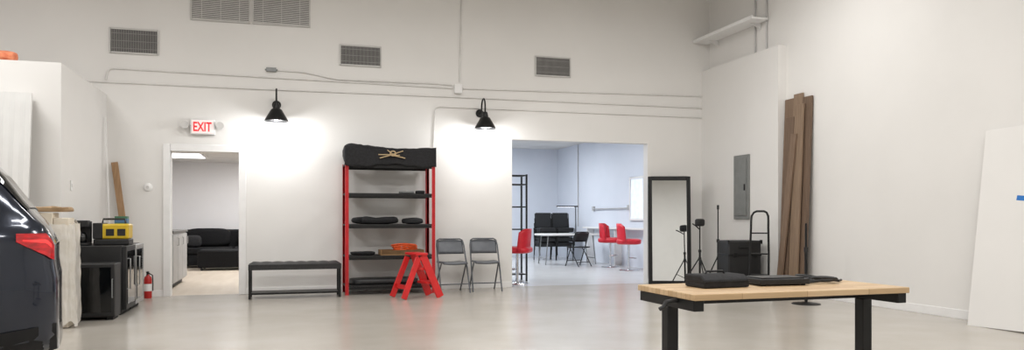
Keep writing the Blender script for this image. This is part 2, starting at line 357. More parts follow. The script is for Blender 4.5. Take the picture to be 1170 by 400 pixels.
# ---------------------------------------------------------------- tufted bench
bn = thing('tufted_bench', 'black tufted bench with open lower rail under left barn lamp', 'bench', (.165,11.2,0))
bw, bd = .625, .20
cu = MB(); rows = []
nx, ny = 48, 12
for j in range(ny+1):
    row = []
    for i in range(nx+1):
        x = -bw+2*bw*i/nx; y = -bd+2*bd*j/ny
        d = abs(math.sin(i/nx*math.pi*8))*abs(math.sin(j/ny*math.pi*2)); e = min(1, min(i,nx-i)/2, min(j,ny-j)/2)
        row.append((x, y, .475+.022*e+.009*d*e))
    rows.append(row)
cu.grid(rows); cu.box(-bw,bw,-bd,bd,.40,.475); cu.build('cushion', 'leather', bn, ang=1.2)
for sx in (-1,1):
    for sy in (-1,1): MB().box(sx*(bw-.02)-.017,sx*(bw-.02)+.017,sy*(bd-.02)-.017,sy*(bd-.02)+.017,0,.399).build('leg', 'blackm', bn, bevel=.003)
MB().box(-bw+.038,bw-.038,-bd+.01,bd-.01,.06,.085).build('lower_shelf', 'blackm', bn, bevel=.003)
# ---------------------------------------------------------------- red and black shelving rack
RX0, RX1, RY0, RY1 = .86, 2.18, 11.2, 11.74
rk = thing('shelving_rack', 'red steel shelving rack with five black shelves against back wall', 'shelving rack', ((RX0+RX1)/2, (RY0+RY1)/2, 0))
rw, rd = (RX1-RX0)/2, (RY1-RY0)/2
for sx in (-1,1):
    for sy in (-1,1):
        u = MB(); x, y = sx*rw, sy*rd
        u.box(min(x,x-sx*.05),max(x,x-sx*.05),min(y,y-sy*.004),max(y,y-sy*.004),0,1.93)
        u.box(min(x,x-sx*.004),max(x,x-sx*.004),min(y-sy*.004,y-sy*.05),max(y-sy*.004,y-sy*.05),0,1.93)
        u.build('upright', 'redrack', rk)
SHZ = [.14,.57,1.03,1.485,1.915]
for z in SHZ:
    s = MB().box(-rw+.006,rw-.006,-rd+.006,rd-.006,z-.02,z).build('shelf', 'black', rk)
    for sy in (-1,1):
        MB().box(-rw+.052,rw-.052,sy*(rd-.012)-.008 if sy>0 else -rd-.001, sy*(rd-.012)+.008 if sy>0 else -rd+.005,z-.06,z-.021).build('beam', 'blackm', s)
# things on the rack
rc = Vector(((RX0+RX1)/2, (RY0+RY1)/2, 0))
gb = thing('long_duffel', 'long black fabric bag with tan cord on top of the rack', 'bag', (rc.x, rc.y-.02, 1.9165))
bm_ = MB(); rows = []
NA, NB = 60, 32
for j in range(NB+1):
    a = 2*math.pi*j/NB; row = []
    for i in range(NA+1):
        u = i/NA*2-1; endf = (1-abs(u)**16)**.5 if abs(u) < 1 else 0
        hgt = .245+.055*u*u-.022*u; dep = .25+.008*math.sin(u*7)
        sp = lambda v, e: math.copysign(abs(v)**e, v)
        y = sp(math.cos(a), .28)*dep*max(endf,.02); z = .5*hgt*(1+sp(math.sin(a), .28)*max(endf,.25))
        n_ = noise.noise(Vector((u*3, y*6, z*9)))*.012+noise.noise(Vector((u*11+5, y*14, z*16)))*.008
        f_ = min(1, z/.04)
        row.append((u*.68+n_*.4, y+n_*f_*(1 if y >= 0 else -1), max(0, z+n_*f_*.8)))
    rows.append(row)
bm_.grid(rows).build('bag_body', 'fabric', gb, ang=1.4)
rows = []
for i in range(61):
    u = i/60; x = -.672+1.344*u; row = []; uu = 2*u-1
    for j in range(9):
        v = j/8; fold = .009*math.sin(u*23+v)+.005*math.sin(u*47)
        row.append((x, -.272-(.3+.7*v)*(fold+.012)-.004*math.sin(v*3), .212+.045*uu*uu-v*(.24+.045*uu*uu+.022*math.sin(u*9)+.010*math.sin(u*31))))
    rows.append(row)
fl = MB().grid(rows).build('front_flap', 'fabric', gb, ang=1.4); sm = fl.modifiers.new('solid','SOLIDIFY'); sm.thickness = .006
tt = MB(); yq = -.306
tt.tube([(-.17,yq,.08),(-.03,yq-.01,.12),(.08,yq-.01,.16),(.17,yq,.19)],.008).tube([(-.19,yq,.13),(-.04,yq-.015,.13),(.08,yq-.015,.11),(.2,yq,.085)],.008)
tt.tube([(-.06,yq,.2),(0,yq-.02,.15),(.06,yq-.015,.12),(.12,yq,.13)],.007)
tt.tube([(.02+.04*math.cos(k*math.pi/8),yq-.012,.15+.035*math.sin(k*math.pi/8)) for k in range(17)],.009)
tt.build('cord', 'tan', gb)
def bundle(name, label, cat, x, z, size, m, jit=.12, y=0, e=.5, fr=7):
    return tag(MB().soft((rc.x+x, rc.y+y, z+size[2]/2+.001), size, e=e, jit=jit, fr=fr).build(name, m), label, cat)
bundle('folded_cloth', 'folded grey cloth on the second shelf of the red rack', 'cloth', .26, SHZ[3], (.22,.2,.04), 'grey', y=-.1)
bundle('black_pouch', 'small black pouch at the right on the rack second shelf', 'pouch', .46, SHZ[3], (.14,.14,.05), 'fabric', y=-.1)
bundle('garment_pile', 'wide crumpled black garment on the middle rack shelf', 'garment', -.19, SHZ[2], (.60,.36,.10), 'fabric', .4)
bundle('tool_pouch', 'lumpy black pouch at the right on the middle rack shelf', 'pouch', .36, SHZ[2], (.3,.3,.085), 'fabric', .3)
bundle('small_black_bag', 'small flat black bag at the left on the fourth rack shelf', 'bag', -.38, SHZ[1], (.34,.3,.05), 'fabric', .2)
bundle('flat_case', 'long flat black case on the bottom rack shelf', 'case', -.08, SHZ[0], (1.0,.42,.085), 'leather', .06, e=.3)
cb = thing('cardboard_tray', 'shallow brown cardboard tray on the fourth rack shelf', 'box', (rc.x+.18, rc.y-.06, SHZ[1]+.001))
t_ = MB().box(-.32,.32,-.18,.18,0,.01).box(-.32,-.31,-.18,.18,.01,.075).box(.31,.32,-.18,.18,.01,.075).box(-.31,.31,-.18,-.17,.01,.075).box(-.31,.31,.17,.18,.01,.075)
t_.build('tray', 'card', cb)
pts = []
for i in range(90):
    a = i*.42; rr = .11+.025*math.sin(i*1.3); pts.append((rc.x+.22+rr*1.5*math.cos(a), rc.y-.06+rr*.9*math.sin(a), SHZ[1]+.03+.13*i/89+.012*math.sin(i*.9)))
tag(MB().tube(pts, .011, 6).build('orange_cord', 'orange'), 'coiled bright orange extension cord in the cardboard tray', 'cord')
# ---------------------------------------------------------------- red step stool
st = thing('step_stool', 'red A-frame step stool standing in front of the rack', 'step stool', (1.79,10.62,0), 14)
for sy in (-1,1):
    MB().bar((.29,sy*.19,.01),(.035,sy*.155,.60),.03,.105,(0,1,0)).build('front_rail', 'red', st, bevel=.004)
    MB().bar((-.27,sy*.21,.01),(-.045,sy*.188,.57),.028,.08,(0,1,0)).build('rear_rail', 'red', st, bevel=.004)
MB().box(-.085,.10,-.195,.195,.60,.635).build('top_step', 'red', st, bevel=.006)
for z, x in ((.21,.20),(.41,.115)): MB().box(x-.11,x+.07,-.155,.155,z-.018,z+.018).build('step', 'red', st, bevel=.005)
z, x = .16, -.207; MB().bar((x,-.185,z),(x,.185,z),.06,.02,(0,0,1)).build('rear_brace', 'red', st)
# ---------------------------------------------------------------- folding chairs
def folding_chair(loc, rz, label, m='chairgrey', sm='chairgrey', group=None):
    t = thing('folding_chair', label, 'chair', loc, rz, group)
    for s in (-1,1):
        MB().tube([(s*.225,-.20,0),(s*.222,-.06,.33),(s*.215,.10,.70),(s*.20,.135,.78)],.012).build('leg', m, t)
        MB().tube([(s*.20,.24,0),(s*.197,.0,.33),(s*.192,-.10,.45)],.011).build('leg', m, t)
    s_ = MB(); rows = []
    for j in range(9):
        y = -.20+.4*j/8; rows.append([(-.185+.37*i/8, y, .452+.010*((i-4)/4)**2-.012*(1 if j==0 else 0)) for i in range(9)])
    s_.grid(rows); so = s_.build('seat', sm, t); mod = so.modifiers.new('solid','SOLIDIFY'); mod.thickness = .022
    b_ = MB(); rows = []
    for j in range(6):
        z = .58+.21*j/5; yy = .048+.105*(z-.58)/.21*.9
        rows.append([(-.2+.4*i/10, yy+.022*(1-((i-5)/5)**2), z+(-.02*abs((i-5)/5)**3 if j==5 else 0)) for i in range(11)])
    b_.grid(rows); bo = b_.build('backrest', sm, t); mod = bo.modifiers.new('solid','SOLIDIFY'); mod.thickness = .018
    MB().tube([(-.2,.135,.78),(-.16,.145,.80),(.16,.145,.80),(.2,.135,.78)],.011).build('top_rail', m, t)
    MB().tube([(-.225,-.145,.13),(.225,-.145,.13)],.008).build('stretcher', m, t)
    MB().tube([(-.20,.17,.10),(.20,.17,.10)],.008).build('stretcher', m, t)
    return t
folding_chair((2.45,11.25,0), 4, 'grey metal folding chair next to the red rack', group='grey folding chairs')
folding_chair((2.99,11.35,0), -3, 'grey metal folding chair nearest the wide opening edge', group='grey folding chairs')
# ---------------------------------------------------------------- left corner: sheets, wrapped carton, fridges
for i in range(4):
    y0 = 9.06+i*.05; xr = -2.60-.012*i; pts = []
    for q in range(25):
        xq = xr-1.2+1.2*q/24; pts.append((xq, y0+(.0 if q % 2 else .014), .02))
    pts += [(xr, y0+.032, .02), (xr-1.2, y0+.032, .02)]
    tag(MB().prism(pts, (0, .26, 2.45)).build('insulation_sheet', 'foam', smooth=False), 'tall ribbed white sheet in the stack leaning on the left partition', 'sheet', 'white sheets leaning on the partition')
tag(MB().soft((-3.45,9.85,2.93),(1.1,.5,.15),e=.5,jit=.5,fr=5,n=30).build('insulation_batt', 'pink'), 'orange-pink material lying on top of the left partition', 'insulation')
wc = thing('wrapped_bundle', 'tall plastic-wrapped bundle with brown paper top behind the car', 'bundle', (-2.29,8.78,0), 3)
for i, (x0, x1, h_, m_) in enumerate(((-.235,-.10,1.15,'card'),(-.095,.06,1.17,'cream'),(.065,.20,1.12,'cream'))):
    MB().box(x0,x1,-.155+.012*i,.155,.005,h_).build('upright_panel', m_, wc, bevel=.006)
fm = MB(); rows = []
def sqr(a, hx, hy, e=.3):
    c, s = math.cos(a), math.sin(a)
    return Vector((math.copysign(abs(c)**e, c)*hx, math.copysign(abs(s)**e, s)*hy, 0))
NS = 120
for j in range(37):
    v = j/36; row = []
    for i in range(NS+1):
        a = 2*math.pi*i/NS; p = sqr(a, .25, .185); ca, sa = math.cos(a), math.sin(a)
        n_ = noise.noise(Vector((ca*5,sa*5,v*2.5)))*.05+abs(noise.noise(Vector((ca*9,sa*9,v*7+3))))*.06
        g = 1.0+.06*v+n_; top = 1.06+.06*noise.noise(Vector((ca*3,sa*3,7)))
        hem = .015+.03*(1+math.sin(a*5))
        row.append((p.x*g, p.y*g, top-v*(top-hem)))
    rows.append(row)
fm.grid(rows).build('plastic_wrap', 'film', wc, ang=2)
MB().soft((-.06,0,1.205),(.42,.34,.05),e=.3,jit=.6,fr=9,n=36).build('paper_cover', 'paper', wc)
bx_ = thing('beverage_cooler', 'low black glass-fronted cooler standing in front of the bar fridges', 'cooler', (-2.0,9.36,0), 0)
MB().box(-.235,.235,-.14,.16,.03,.62).build('body', 'black', bx_, bevel=.01)
dr = MB().box(-.235,.235,-.172,-.141,.05,.615).build('door', 'black', bx_, bevel=.006)
MB().box(-.20,.20,-.176,-.1725,.09,.58).build('glass_pane', 'glass', dr)
MB().tube([(.215,-.172,.25),(.215,-.195,.25),(.215,-.195,.45),(.215,-.172,.45)],.006).build('handle', 'grey', dr)
for s in (-1,1): MB().box(s*.18-.03,s*.18+.03,-.12,.14,0,.029).build('foot', 'rubber', bx_)
def fridge(y, d, label, doorm, glass):
    t = thing('bar_fridge', label, 'fridge', (-2.03,y,0))
    MB().box(-.30,.25,-d/2,d/2,.03,.80).build('body', 'black', t, bevel=.008)
    dr = MB().box(.252,.30,-d/2+.004,d/2-.004,.06,.795).build('door', doorm, t, bevel=.006)
    if glass: MB().box(.301,.306,-d/2+.06,d/2-.06,.12,.735).build('glass_pane', 'glass', dr)
    MB().tube([(.30,-d/2+.04,.3),(.335,-d/2+.04,.3),(.335,-d/2+.04,.65),(.30,-d/2+.04,.65)],.008).build('handle', 'steel', dr)
    MB().box(-.28,.24,-d/2+.02,d/2-.02,0,.0295).build('plinth', 'rubber', t)
fridge(9.93, .56, 'black bar fridge nearest the car, under the yellow case', 'black', True)
fridge(10.52, .56, 'farther bar fridge with steel-framed glass door, nearest the fire extinguisher', 'steel', True)
yb = thing('yellow_tool_case', 'yellow and black machine case on top of the bar fridges', 'tool case', (-1.93,10.0,.801), 0)
MB().box(-.19,.19,-.14,.14,0,.07).build('base', 'black', yb, bevel=.012)
MB().box(-.185,.185,-.135,.135,.0705,.25).build('case_body', 'yellow', yb, bevel=.02)
MB().box(-.195,-.09,-.143,.143,.072,.26).build('side_panel', 'black', yb, bevel=.01)
for s in (0,1): MB().box(-.055+s*.12,.03+s*.12,-.141,-.1355,.11,.19).build('sticker', 'black', yb)
MB().tube([(-.12,0,.25),(-.11,0,.305),(.12,0,.305),(.13,0,.25)],.012).build('handle', 'black', yb)
cf = thing('coffee_maker', 'small black coffee maker beside the yellow machine case', 'coffee maker', (-2.23,9.86,.801))
MB().box(-.08,.08,-.10,.10,0,.03).build('base', 'black', cf, bevel=.006)
MB().box(-.08,.08,.03,.10,.031,.28).build('column', 'black', cf, bevel=.006)
MB().box(-.08,.08,-.10,.029,.21,.29).build('brew_head', 'black', cf, bevel=.01)
MB().lathe([(0,.032),(.05,.032),(.06,.06),(.055,.12),(.04,.14),(.045,.15)], 20, c=(0,-.04,0)).build('carafe', 'glass', cf)
kt = thing('small_green_box', 'little green and blue carton behind the yellow case', 'carton', (-1.92,10.42,.801))
MB().box(-.07,.07,-.06,.06,0,.34).build('carton', 'greenb', kt, bevel=.003)
MB().box(-.071,.071,-.061,.061,.26,.31).build('label_band', 'bluel', kt)
tag(MB().bar((-1.98,11.55,.002),(-2.26,11.76,1.9),.085,.022,(1,0,.15)).build('wood_plank', 'pinewood'), 'tan wooden plank leaning in the corner left of the doorway', 'plank')
tag(MB().bar((-2.20,11.3,.002),(-2.34,11.6,2.5),.012,.03,(1,0,.1)).build('white_strip', 'white'), 'thin white strip leaning in the corner by the partition', 'strip')
fe = thing('fire_extinguisher', 'small red fire extinguisher on the floor left of the doorway', 'fire extinguisher', (W(169,300,11.62).x, 11.62, 0))
MB().lathe([(0,.0),(.048,.0),(.052,.01),(.052,.26),(.045,.295),(.022,.315),(.018,.335),(0,.335)], 24).build('cylinder', 'extred', fe)
MB().box(-.016,.016,-.018,.018,.336,.36).box(-.012,.012,-.085,.03,.361,.373).bar((0,.01,.35),(0,-.075,.33),.02,.008,(1,0,0)).build('valve', 'black', fe)
MB().tube([(.016,0,.345),(.06,-.01,.32),(.066,-.01,.2),(.064,-.01,.1)],.008).build('hose', 'black', fe)
MB().lathe([(.0525,.1),(.0527,.2)], 24).build('label_sleeve', 'white', fe)
# ---------------------------------------------------------------- car at the left edge
def lerp(tab, s):
    for (a, x), (b, y) in zip(tab, tab[1:]):
        if s <= b: return x+(y-x)*(s-a)/(b-a)
    return tab[-1][1]
TOP = [(0,.97),(.02,1.03),(.05,1.08),(.10,1.14),(.16,1.22),(.26,1.38),(.365,1.50),(.48,1.59),(.7,1.65),(1.3,1.69),(2.2,1.68),(2.6,1.60),(3.1,1.30),(3.4,1.13),(4.1,1.0),(4.4,.9),(4.55,.72)]
WID = [(0,.76),(.02,.80),(.06,.84),(.13,.88),(.25,.905),(.6,.92),(3.6,.92),(4.2,.86),(4.45,.72),(4.55,.55)]
def ring(s):
    top = lerp(TOP, s); w = lerp(WID, s); zb = .33-.07*min(1, s/.4) if s < 2 else .26
    q = max(0, min(1, (top-1.08)/.5))
    z4 = min(.86, top-.09); z5 = min(1.04, top-.03); z6 = min(1.08, top-.02); z7 = max(z6+.002, top-.14*q-.012); z8 = top-.006-.02*q
    return [(0,zb),(w*.86,zb),(w*.975,zb+.10),(w*1.0,.66),(w*.992,z4),(w*.985,z5),(w*.945,z6),(w*(.94-.15*q),z7),(w*(.86-.2*q),max(z7+.002,z8)),(0,top)]
def CP(s, v, sd, off=0):
    r = ring(s); k = min(int(v), 8); f = v-k
    y = r[k][0]+(r[k+1][0]-r[k][0])*f; z = r[k][1]+(r[k+1][1]-r[k][1])*f
    bulge = .02*(1-(y/.9)**2)*max(0, 1-s/.3)
    lowb = .015*max(0, 1-s/.25)*max(0, min(1, (.84-z)/.08))
    p = Vector((-s+bulge+lowb, sd*y, z))
    if off:
        e = 1e-3; pa = CP(s+e, v, sd)-p; pb = CP(s, min(v+.01, 8.999), sd)-p; n = pa.cross(pb); n.normalize()
        if n.dot(Vector((.3, sd*1.0, .6))) < 0: n = -n
        p = p+n*off
    return p
car = thing('car', 'dark blue car parked at the left edge, red rear light showing', 'car', (-1.475,5.80,0), 13.5)
SS = [0,.015,.03,.05,.07,.1,.13,.16,.2,.25,.3,.36,.42,.48,.55,.65,.8,1,1.2,1.5,1.8,2.2,2.4,2.6,2.8,3.1,3.4,3.7,4.1,4.3,4.4,4.48,4.55]
VV = [0,1,1.5,2,2.5,3,3.5,3.75,4,4.5,5,6,6.5,7,7.5,8,8.25,8.5,8.75,9]
body = MB()
for sd in (-1,1): body.grid([[CP(s, v, sd) for v in VV] for s in SS])
for s in (0, 4.55):
    rows = [[CP(s, v, -1)*(1-t_)+CP(s, v, 1)*t_+Vector(((.02*4*t_*(1-t_)) if s == 0 else -.1*4*t_*(1-t_),0,0)) for t_ in [i/10 for i in range(11)]] for v in VV[1:]]
    body.grid(rows)
body.build('body', 'car', car, ang=.9)
def patch(name, m, s0, s1, v0, v1, sd, off, ns=14, nv=6, taper=0, par=None):
    return MB().grid([[CP(s0+(s1-s0)*i/ns, (v0+taper*i/ns)+(v1-v0-taper*i/ns)*j/nv, sd, off) for j in range(nv+1)] for i in range(ns+1)]).build(name, m, par or car, ang=2)
for sd in (-1,1):
    tl = patch('tail_light', 'lens', .008, .18, 4.08, 4.92, sd, .010, taper=.58)
    patch('light_strip', 'lensb', .02, .15, 4.58, 4.72, sd, .0125, taper=.1, par=tl)
    patch('side_window', 'glass', .34, 1.15, 6.15, 7.3, sd, .006)
    patch('side_window', 'glass', 1.22, 2.05, 6.15, 7.3, sd, .006)
    patch('side_window', 'glass', 2.1, 2.8, 6.15, 7.3, sd, .006)
    patch('rear_window', 'glass', .13, .42, 7.35, 9, sd, .008)
    patch('lower_cladding', 'cladding', .01, 4.4, 1.05, 2.3, sd, .008, 40)
    for s in (.98, 3.65):
        wh = MB().lathe([(.2,.02),(.22,-.11),(.33,-.12),(.355,-.08),(.355,.08),(.33,.12),(.22,.11),(.2,-.02)], 36, c=(-s,sd*.86,.356), M4=Matrix.Rotation(math.pi/2,4,'X')).build('wheel', 'rubber', car)
        rm = MB().lathe([(.0,.05),(.05,.06),(.06,.03)], 20, c=(-s,sd*.9,.356), M4=Matrix.Rotation(math.pi/2*sd,4,'X'))
        for k in range(5):
            a = 2*math.pi*k/5; rm.bar((-s+.04*math.cos(a),sd*.93,.356+.04*math.sin(a)),(-s+.21*math.cos(a),sd*.94,.356+.21*math.sin(a)),.05,.02,(-math.sin(a),0,math.cos(a)))
        rm.build('rim', 'steel', wh)
# ---------------------------------------------------------------- mirror, stands, cases in the right corner
mr = thing('floor_mirror', 'tall black framed floor mirror leaning beside the wide opening', 'mirror', (6.235,11.45,0), -21)
mw, mh = .355, 1.83; piv = Matrix.Rotation(math.radians(-4), 4, 'X')
def lean(o): o.matrix_local = piv; return o
lean(MB().box(-mw+.06,mw-.06,-.008,.0,.06,mh-.06).build('glass', 'mirror', mr, smooth=False))
f = MB(); f.box(-mw,-mw+.065,-.03,.015,0,mh).box(mw-.065,mw,-.03,.015,0,mh).box(-mw+.065,mw-.065,-.03,.015,0,.065).box(-mw+.065,mw-.065,-.03,.015,mh-.065,mh)
lean(f.build('frame', 'blackm', mr, bevel=.005)); lean(MB().box(-mw+.03,mw-.03,.0005,.012,.03,mh-.03).build('backing', 'black', mr))
def light_stand(x, y, h, rad, label, head):
    t = thing('light_stand', label, 'stand', (x,y,0), random.uniform(0,60))
    MB().cyl((0,0,.08),(0,0,h*.6),.016).build('pole', 'blackm', t); MB().cyl((0,0,h*.6),(0,0,h),.010).build('upper_pole', 'blackm', t)
    MB().cyl((0,0,h*.58),(0,0,h*.62),.024).build('collar', 'black', t)
    MB().cyl((0,0,.45),(0,0,.5),.024).build('collar', 'black', t)
    for k in range(3):
        a = k*2*math.pi/3; c, s = math.cos(a), math.sin(a)
        MB().tube([(.015*c,.015*s,.48),(rad*c,rad*s,.010)],.010).build('leg', 'blackm', t)
        MB().tube([(.015*c,.015*s,.16),(rad*.55*c,rad*.55*s,.22)],.006).build('brace', 'blackm', t)
    if head == 'lamp':
        hd = MB().soft((0,0,h+.05),(.15,.11,.12),e=.5).build('lamp_head', 'black', t)
        MB().tube([(-.02,0,h-.05),(-.10,0,h+.0),(-.17,.0,h+.03)],.010).build('boom', 'blackm', t)
    else:
        MB().cyl((0,0,h),(0,0,h+.07),.018).build('head', 'black', t)
light_stand(6.31, 10.62, 1.0, .3, 'short black tripod stand with a lamp head beside the mirror', 'lamp')
light_stand(6.70, 10.72, 1.26, .24, 'taller thin black tripod stand behind the black equipment case', 'mic')
ec = thing('equipment_case', 'large black rolling equipment case under the electrical box', 'case', (6.68,10.1,0), -8)
MB().box(-.26,.26,-.2,.2,.07,.78).build('body', 'black', ec, bevel=.02)
MB().box(-.265,.265,-.205,.205,.55,.58).build('lid_band', 'blackm', ec, bevel=.004)
for s in (-1,1):
    MB().box(s*.16-.03,s*.16+.03,-.222,-.2055,.53,.60).build('latch', 'blackm', ec, bevel=.004)
    for sy in (-1,1): MB().cyl((s*.2-.02,sy*.14,.035),(s*.2+.02,sy*.14,.035),.035).build('wheel', 'rubber', ec)
    for z in (.09,.76): MB().box(s*.263-.012,s*.263+.012,-.212,-.16,z-.03,z+.03).build('corner_cap', 'blackm', ec, bevel=.005)
MB().tube([(-.1,-.2,.68),(-.09,-.235,.68),(.09,-.235,.68),(.1,-.2,.68)],.012).build('handle', 'rubber', ec)
ht = thing('hand_truck', 'black tubular hand truck standing beside the leaning boards', 'hand truck', (6.58,9.45,0), -40)
for s in (-1,1): MB().tube([(s*.13,.02,.12),(s*.13,.05,.6),(s*.12,.10,.98)],.016).build('rail', 'blackm', ht)
hp = [(-.12,.10,.98),(-.12,.11,1.08),(-.115,.14,1.15),(-.09,.19,1.20),(-.05,.215,1.22),(.05,.215,1.22),(.09,.19,1.20),(.115,.14,1.15),(.12,.11,1.08),(.12,.10,.98)]
MB().tube(hp,.016).build('handle', 'blackm', ht)
for z, y in ((.3,.032),(.6,.05),(.9,.088)): MB().tube([(-.125,y,z),(.125,y,z)],.01).build('crossbar', 'blackm', ht)
MB().box(-.19,.19,-.22,.01,.005,.015).box(-.19,.19,.0,.012,.015,.13).build('toe_plate', 'steel', ht)
for s in (-1,1): MB().lathe([(.03,.025),(.1,.03),(.12,.02),(.12,-.02),(.1,-.03),(.03,-.025)], 24, c=(s*.2,.12,.122), M4=Matrix.Rotation(math.pi/2,4,'Y')).build('wheel', 'rubber', ht)
MB().cyl((-.22,.12,.122),(.22,.12,.122),.012).bar((0,.12,.122),(0,.02,.13),.25,.01,(1,0,0)).build('axle', 'steel', ht)
bs = G(921,347.5); rs = thing('round_base_stand', 'black microphone stand with heavy round base in front of boards', 'stand', bs)
MB().lathe([(0,.03),(.04,.03),(.06,.022),(.17,.012),(.18,.006),(.18,0),(0,0)], 32).build('base', 'blackm', rs)
MB().cyl((0,0,.03),(0,0,.7),.02).build('pole', 'blackm', rs); MB().cyl((0,0,.68),(0,0,.74),.028).build('collar', 'black', rs); MB().cyl((0,0,.74),(0,0,1.05),.015).build('upper_pole', 'blackm', rs)
boards = [ # y bottom, x bottom, y top, x top, length, width, material, label
 (9.535,7.05,9.535,7.172,2.88,.195,'plank','tall brown board at the back left of the leaning bundle'),
 (9.335,7.05,9.335,7.172,2.93,.195,'plankl','tallest tan board in the middle of the leaning bundle'),
 (9.135,7.05,9.135,7.172,2.86,.195,'plankd','tall dark brown board nearest the bare right wall'),
 (9.46,7.00,9.46,7.124,2.60,.19,'plankd','shorter dark brown board at front left of the bundle'),
 (9.25,7.00,9.25,7.124,2.76,.19,'plankl','shorter tan board at front right of the bundle'),
 (9.50,6.94,9.32,7.080,2.35,.12,'plank','slanted narrow brown board across the front of the bundle')]
for yb_, xb_, yt, xt, L_, w_, m_, lb in boards:
    dx, dy = xt-xb_, yt-yb_; zt = math.sqrt(L_*L_-dx*dx-dy*dy)
    tag(MB().bar((xb_,yb_,.012),(xt,yt,zt),w_,.028,(0,1,0)).build('deck_board', m_, bevel=.003), lb, 'board', 'boards leaning on the right wall')
# white sheet leaning on the right wall
wp = thing('drywall_sheet', 'large white sheet leaning on the right wall with blue tape', 'sheet', (0,0,0))
A, Bv = Vector((6.86,5.6,.012)), Vector((7.178,5.66,2.06))
MB().bar(A, Bv, 1.22, .02, (0,1,0)).build('board', 'wall', wp, bevel=.002)
q = RW(1166,226, 7.04); dv = (Bv-A).normalized(); nrm = dv.cross(Vector((0,1,0))); nrm = -nrm if nrm.x > 0 else nrm
tc_ = A+dv*((q.z-.012)/dv.z)+nrm*.0115; tc_.y = q.y-.05
MB().bar(tc_-Vector((0,.12,0))-dv*.02, tc_+Vector((0,.10,0)), .05, .001, tuple(dv)).build('tape_strip', 'tape', wp)
# ---------------------------------------------------------------- lounge furniture
sf = thing('sofa', 'black sectional sofa seen through the doorway', 'sofa', (-1.1,18.75,0))
MB().box(-1.15,1.15,-.45,.45,.06,.30).build('base', 'sofablack', sf, bevel=.03)
MB().box(-1.15,1.15,.30,.50,.301,.86).build('backrest', 'sofablack', sf, bevel=.05)
for sx in (-1,1):
    for sy in (-1,1): MB().cyl((sx*1.05,sy*.38,0),(sx*1.05,sy*.38,.06),.025).build('foot', 'black', sf)
for s in (-1,1): MB().box(s*1.26-.11,s*1.26+.11,-.45,.48,.06,.62).build('armrest', 'sofablack', sf, bevel=.04)
for i in range(2): MB().box(-1.14+i*1.15,.0+i*1.14,-.46,.29,.302,.46).build('seat_cushion', 'sofablack', sf, bevel=.04)
for i in range(2): MB().soft((-.57+i*1.15,.2,.68),(1.0,.2,.42),e=.5).build('back_cushion', 'sofablack', sf)
pl = tag(MB().soft((-1.95,18.50,.60),(.36,.2,.28),e=.6).build('throw_pillow', 'fabric'), 'dark throw pillow at the left end of the sofa', 'pillow')
ot = thing('ottoman', 'square black ottoman in front of the sofa', 'ottoman', (-1.25,17.75,0))
MB().box(-.5,.5,-.4,.4,.06,.44).build('cushion', 'sofablack', ot, bevel=.04)
for sx in (-1,1):
    for sy in (-1,1): MB().cyl((sx*.42,sy*.32,0),(sx*.42,sy*.32,.06),.025).build('foot', 'black', ot)
bc = thing('base_cabinet', 'grey base cabinet with dark top just inside the doorway', 'cabinet', (-2.2,13.7,0))
MB().box(-.54,.54,-.9,.9,.08,.88).build('body', 'cabgrey', bc, bevel=.004)
MB().box(-.54,.48,-.88,.88,0,.079).build('plinth', 'black', bc)
MB().box(-.545,.57,-.92,.92,.8805,.92).build('countertop', 'countertop', bc, bevel=.005)
for i in range(3):
    y = -.9+.6*i; dr = MB().box(.541,.56,y+.01,y+.59,.1,.86).build('door', 'cabgrey', bc, bevel=.004)
    MB().tube([(.56,y+.5,.68),(.585,y+.5,.68),(.585,y+.5,.8),(.56,y+.5,.8)],.006).build('handle', 'steel', dr)
cl = thing('ceiling_light', 'rectangular ceiling light in the lounge beyond the doorway', 'ceiling light', (-2.0,17.3,LH-.001))
MB().box(-.40,.40,-.64,.64,-.03,0).build('frame', 'white', cl, bevel=.004); MB().box(-.36,.36,-.6,.6,-.036,-.0305).build('diffuser', 'panelglow', cl)
# ---------------------------------------------------------------- workroom furniture
br = thing('narrow_black_shelf', 'narrow open black shelf unit just inside the wide opening', 'shelf unit', (3.87,13.0,0))
for sx in (-1,1):
    for sy in (-1,1): MB().box(sx*.28-.014,sx*.28+.014,sy*.15-.014,sy*.15+.014,0,1.9).build('post', 'blackm', br)
for z in (.12,.52,.92,1.32,1.72,1.88): MB().box(-.265,.265,-.14,.14,z-.011,z+.011).build('shelf', 'black', br)
def bar_stool(loc, rz, label, k=1.0):
    t = thing('bar_stool', label, 'bar stool', loc, rz, 'red swivel bar stools'); t.scale = (k,k,k)
    MB().lathe([(0,.035),(.03,.035),(.05,.022),(.19,.014),(.2,.006),(.2,0),(0,0)], 32).build('base', 'chrome', t)
    MB().cyl((0,0,.035),(0,0,.53),.026).build('column', 'chrome', t)
    MB().tube([(.03,0,.25),(.14,0,.25)]+[(.0+.16*math.cos(a),.16*math.sin(a),.25) for a in [k_*math.pi/8-math.pi*.5 for k_ in range(9)]],.009).build('footrest', 'chrome', t)
    MB().soft((0,0,.58),(.50,.50,.12),e=.5).build('seat', 'redseat', t)
    rows = []
    for j in range(8):
        z = .56+.38*j/7; rows.append([(-.20-.03*j/7-.02*math.cos(a)+.16*(1-math.cos(a)), .27*math.sin(a)*(1-.08*(j/7)**3), z-.10*max(0,abs(a)-.9)*(j/7)) for a in [-1.5+3.0*i/14 for i in range(15)]])
    o = MB().grid(rows).build('backrest', 'redseat', t); sm = o.modifiers.new('solid','SOLIDIFY'); sm.thickness = .04
bar_stool((7.19,16.0,0), -35, 'red swivel bar stool farther along the counter beside the white table', 1.07)
bar_stool((7.10,14.85,0), -25, 'red swivel bar stool nearest the mirror in the far room', 1.07)
bar_stool((3.82,12.35,0), 150, 'red swivel bar stool at the left edge of the wide opening')
ct = thing('wall_counter', 'narrow white counter along the right side of the far room', 'counter', (7.62,16.6,0))
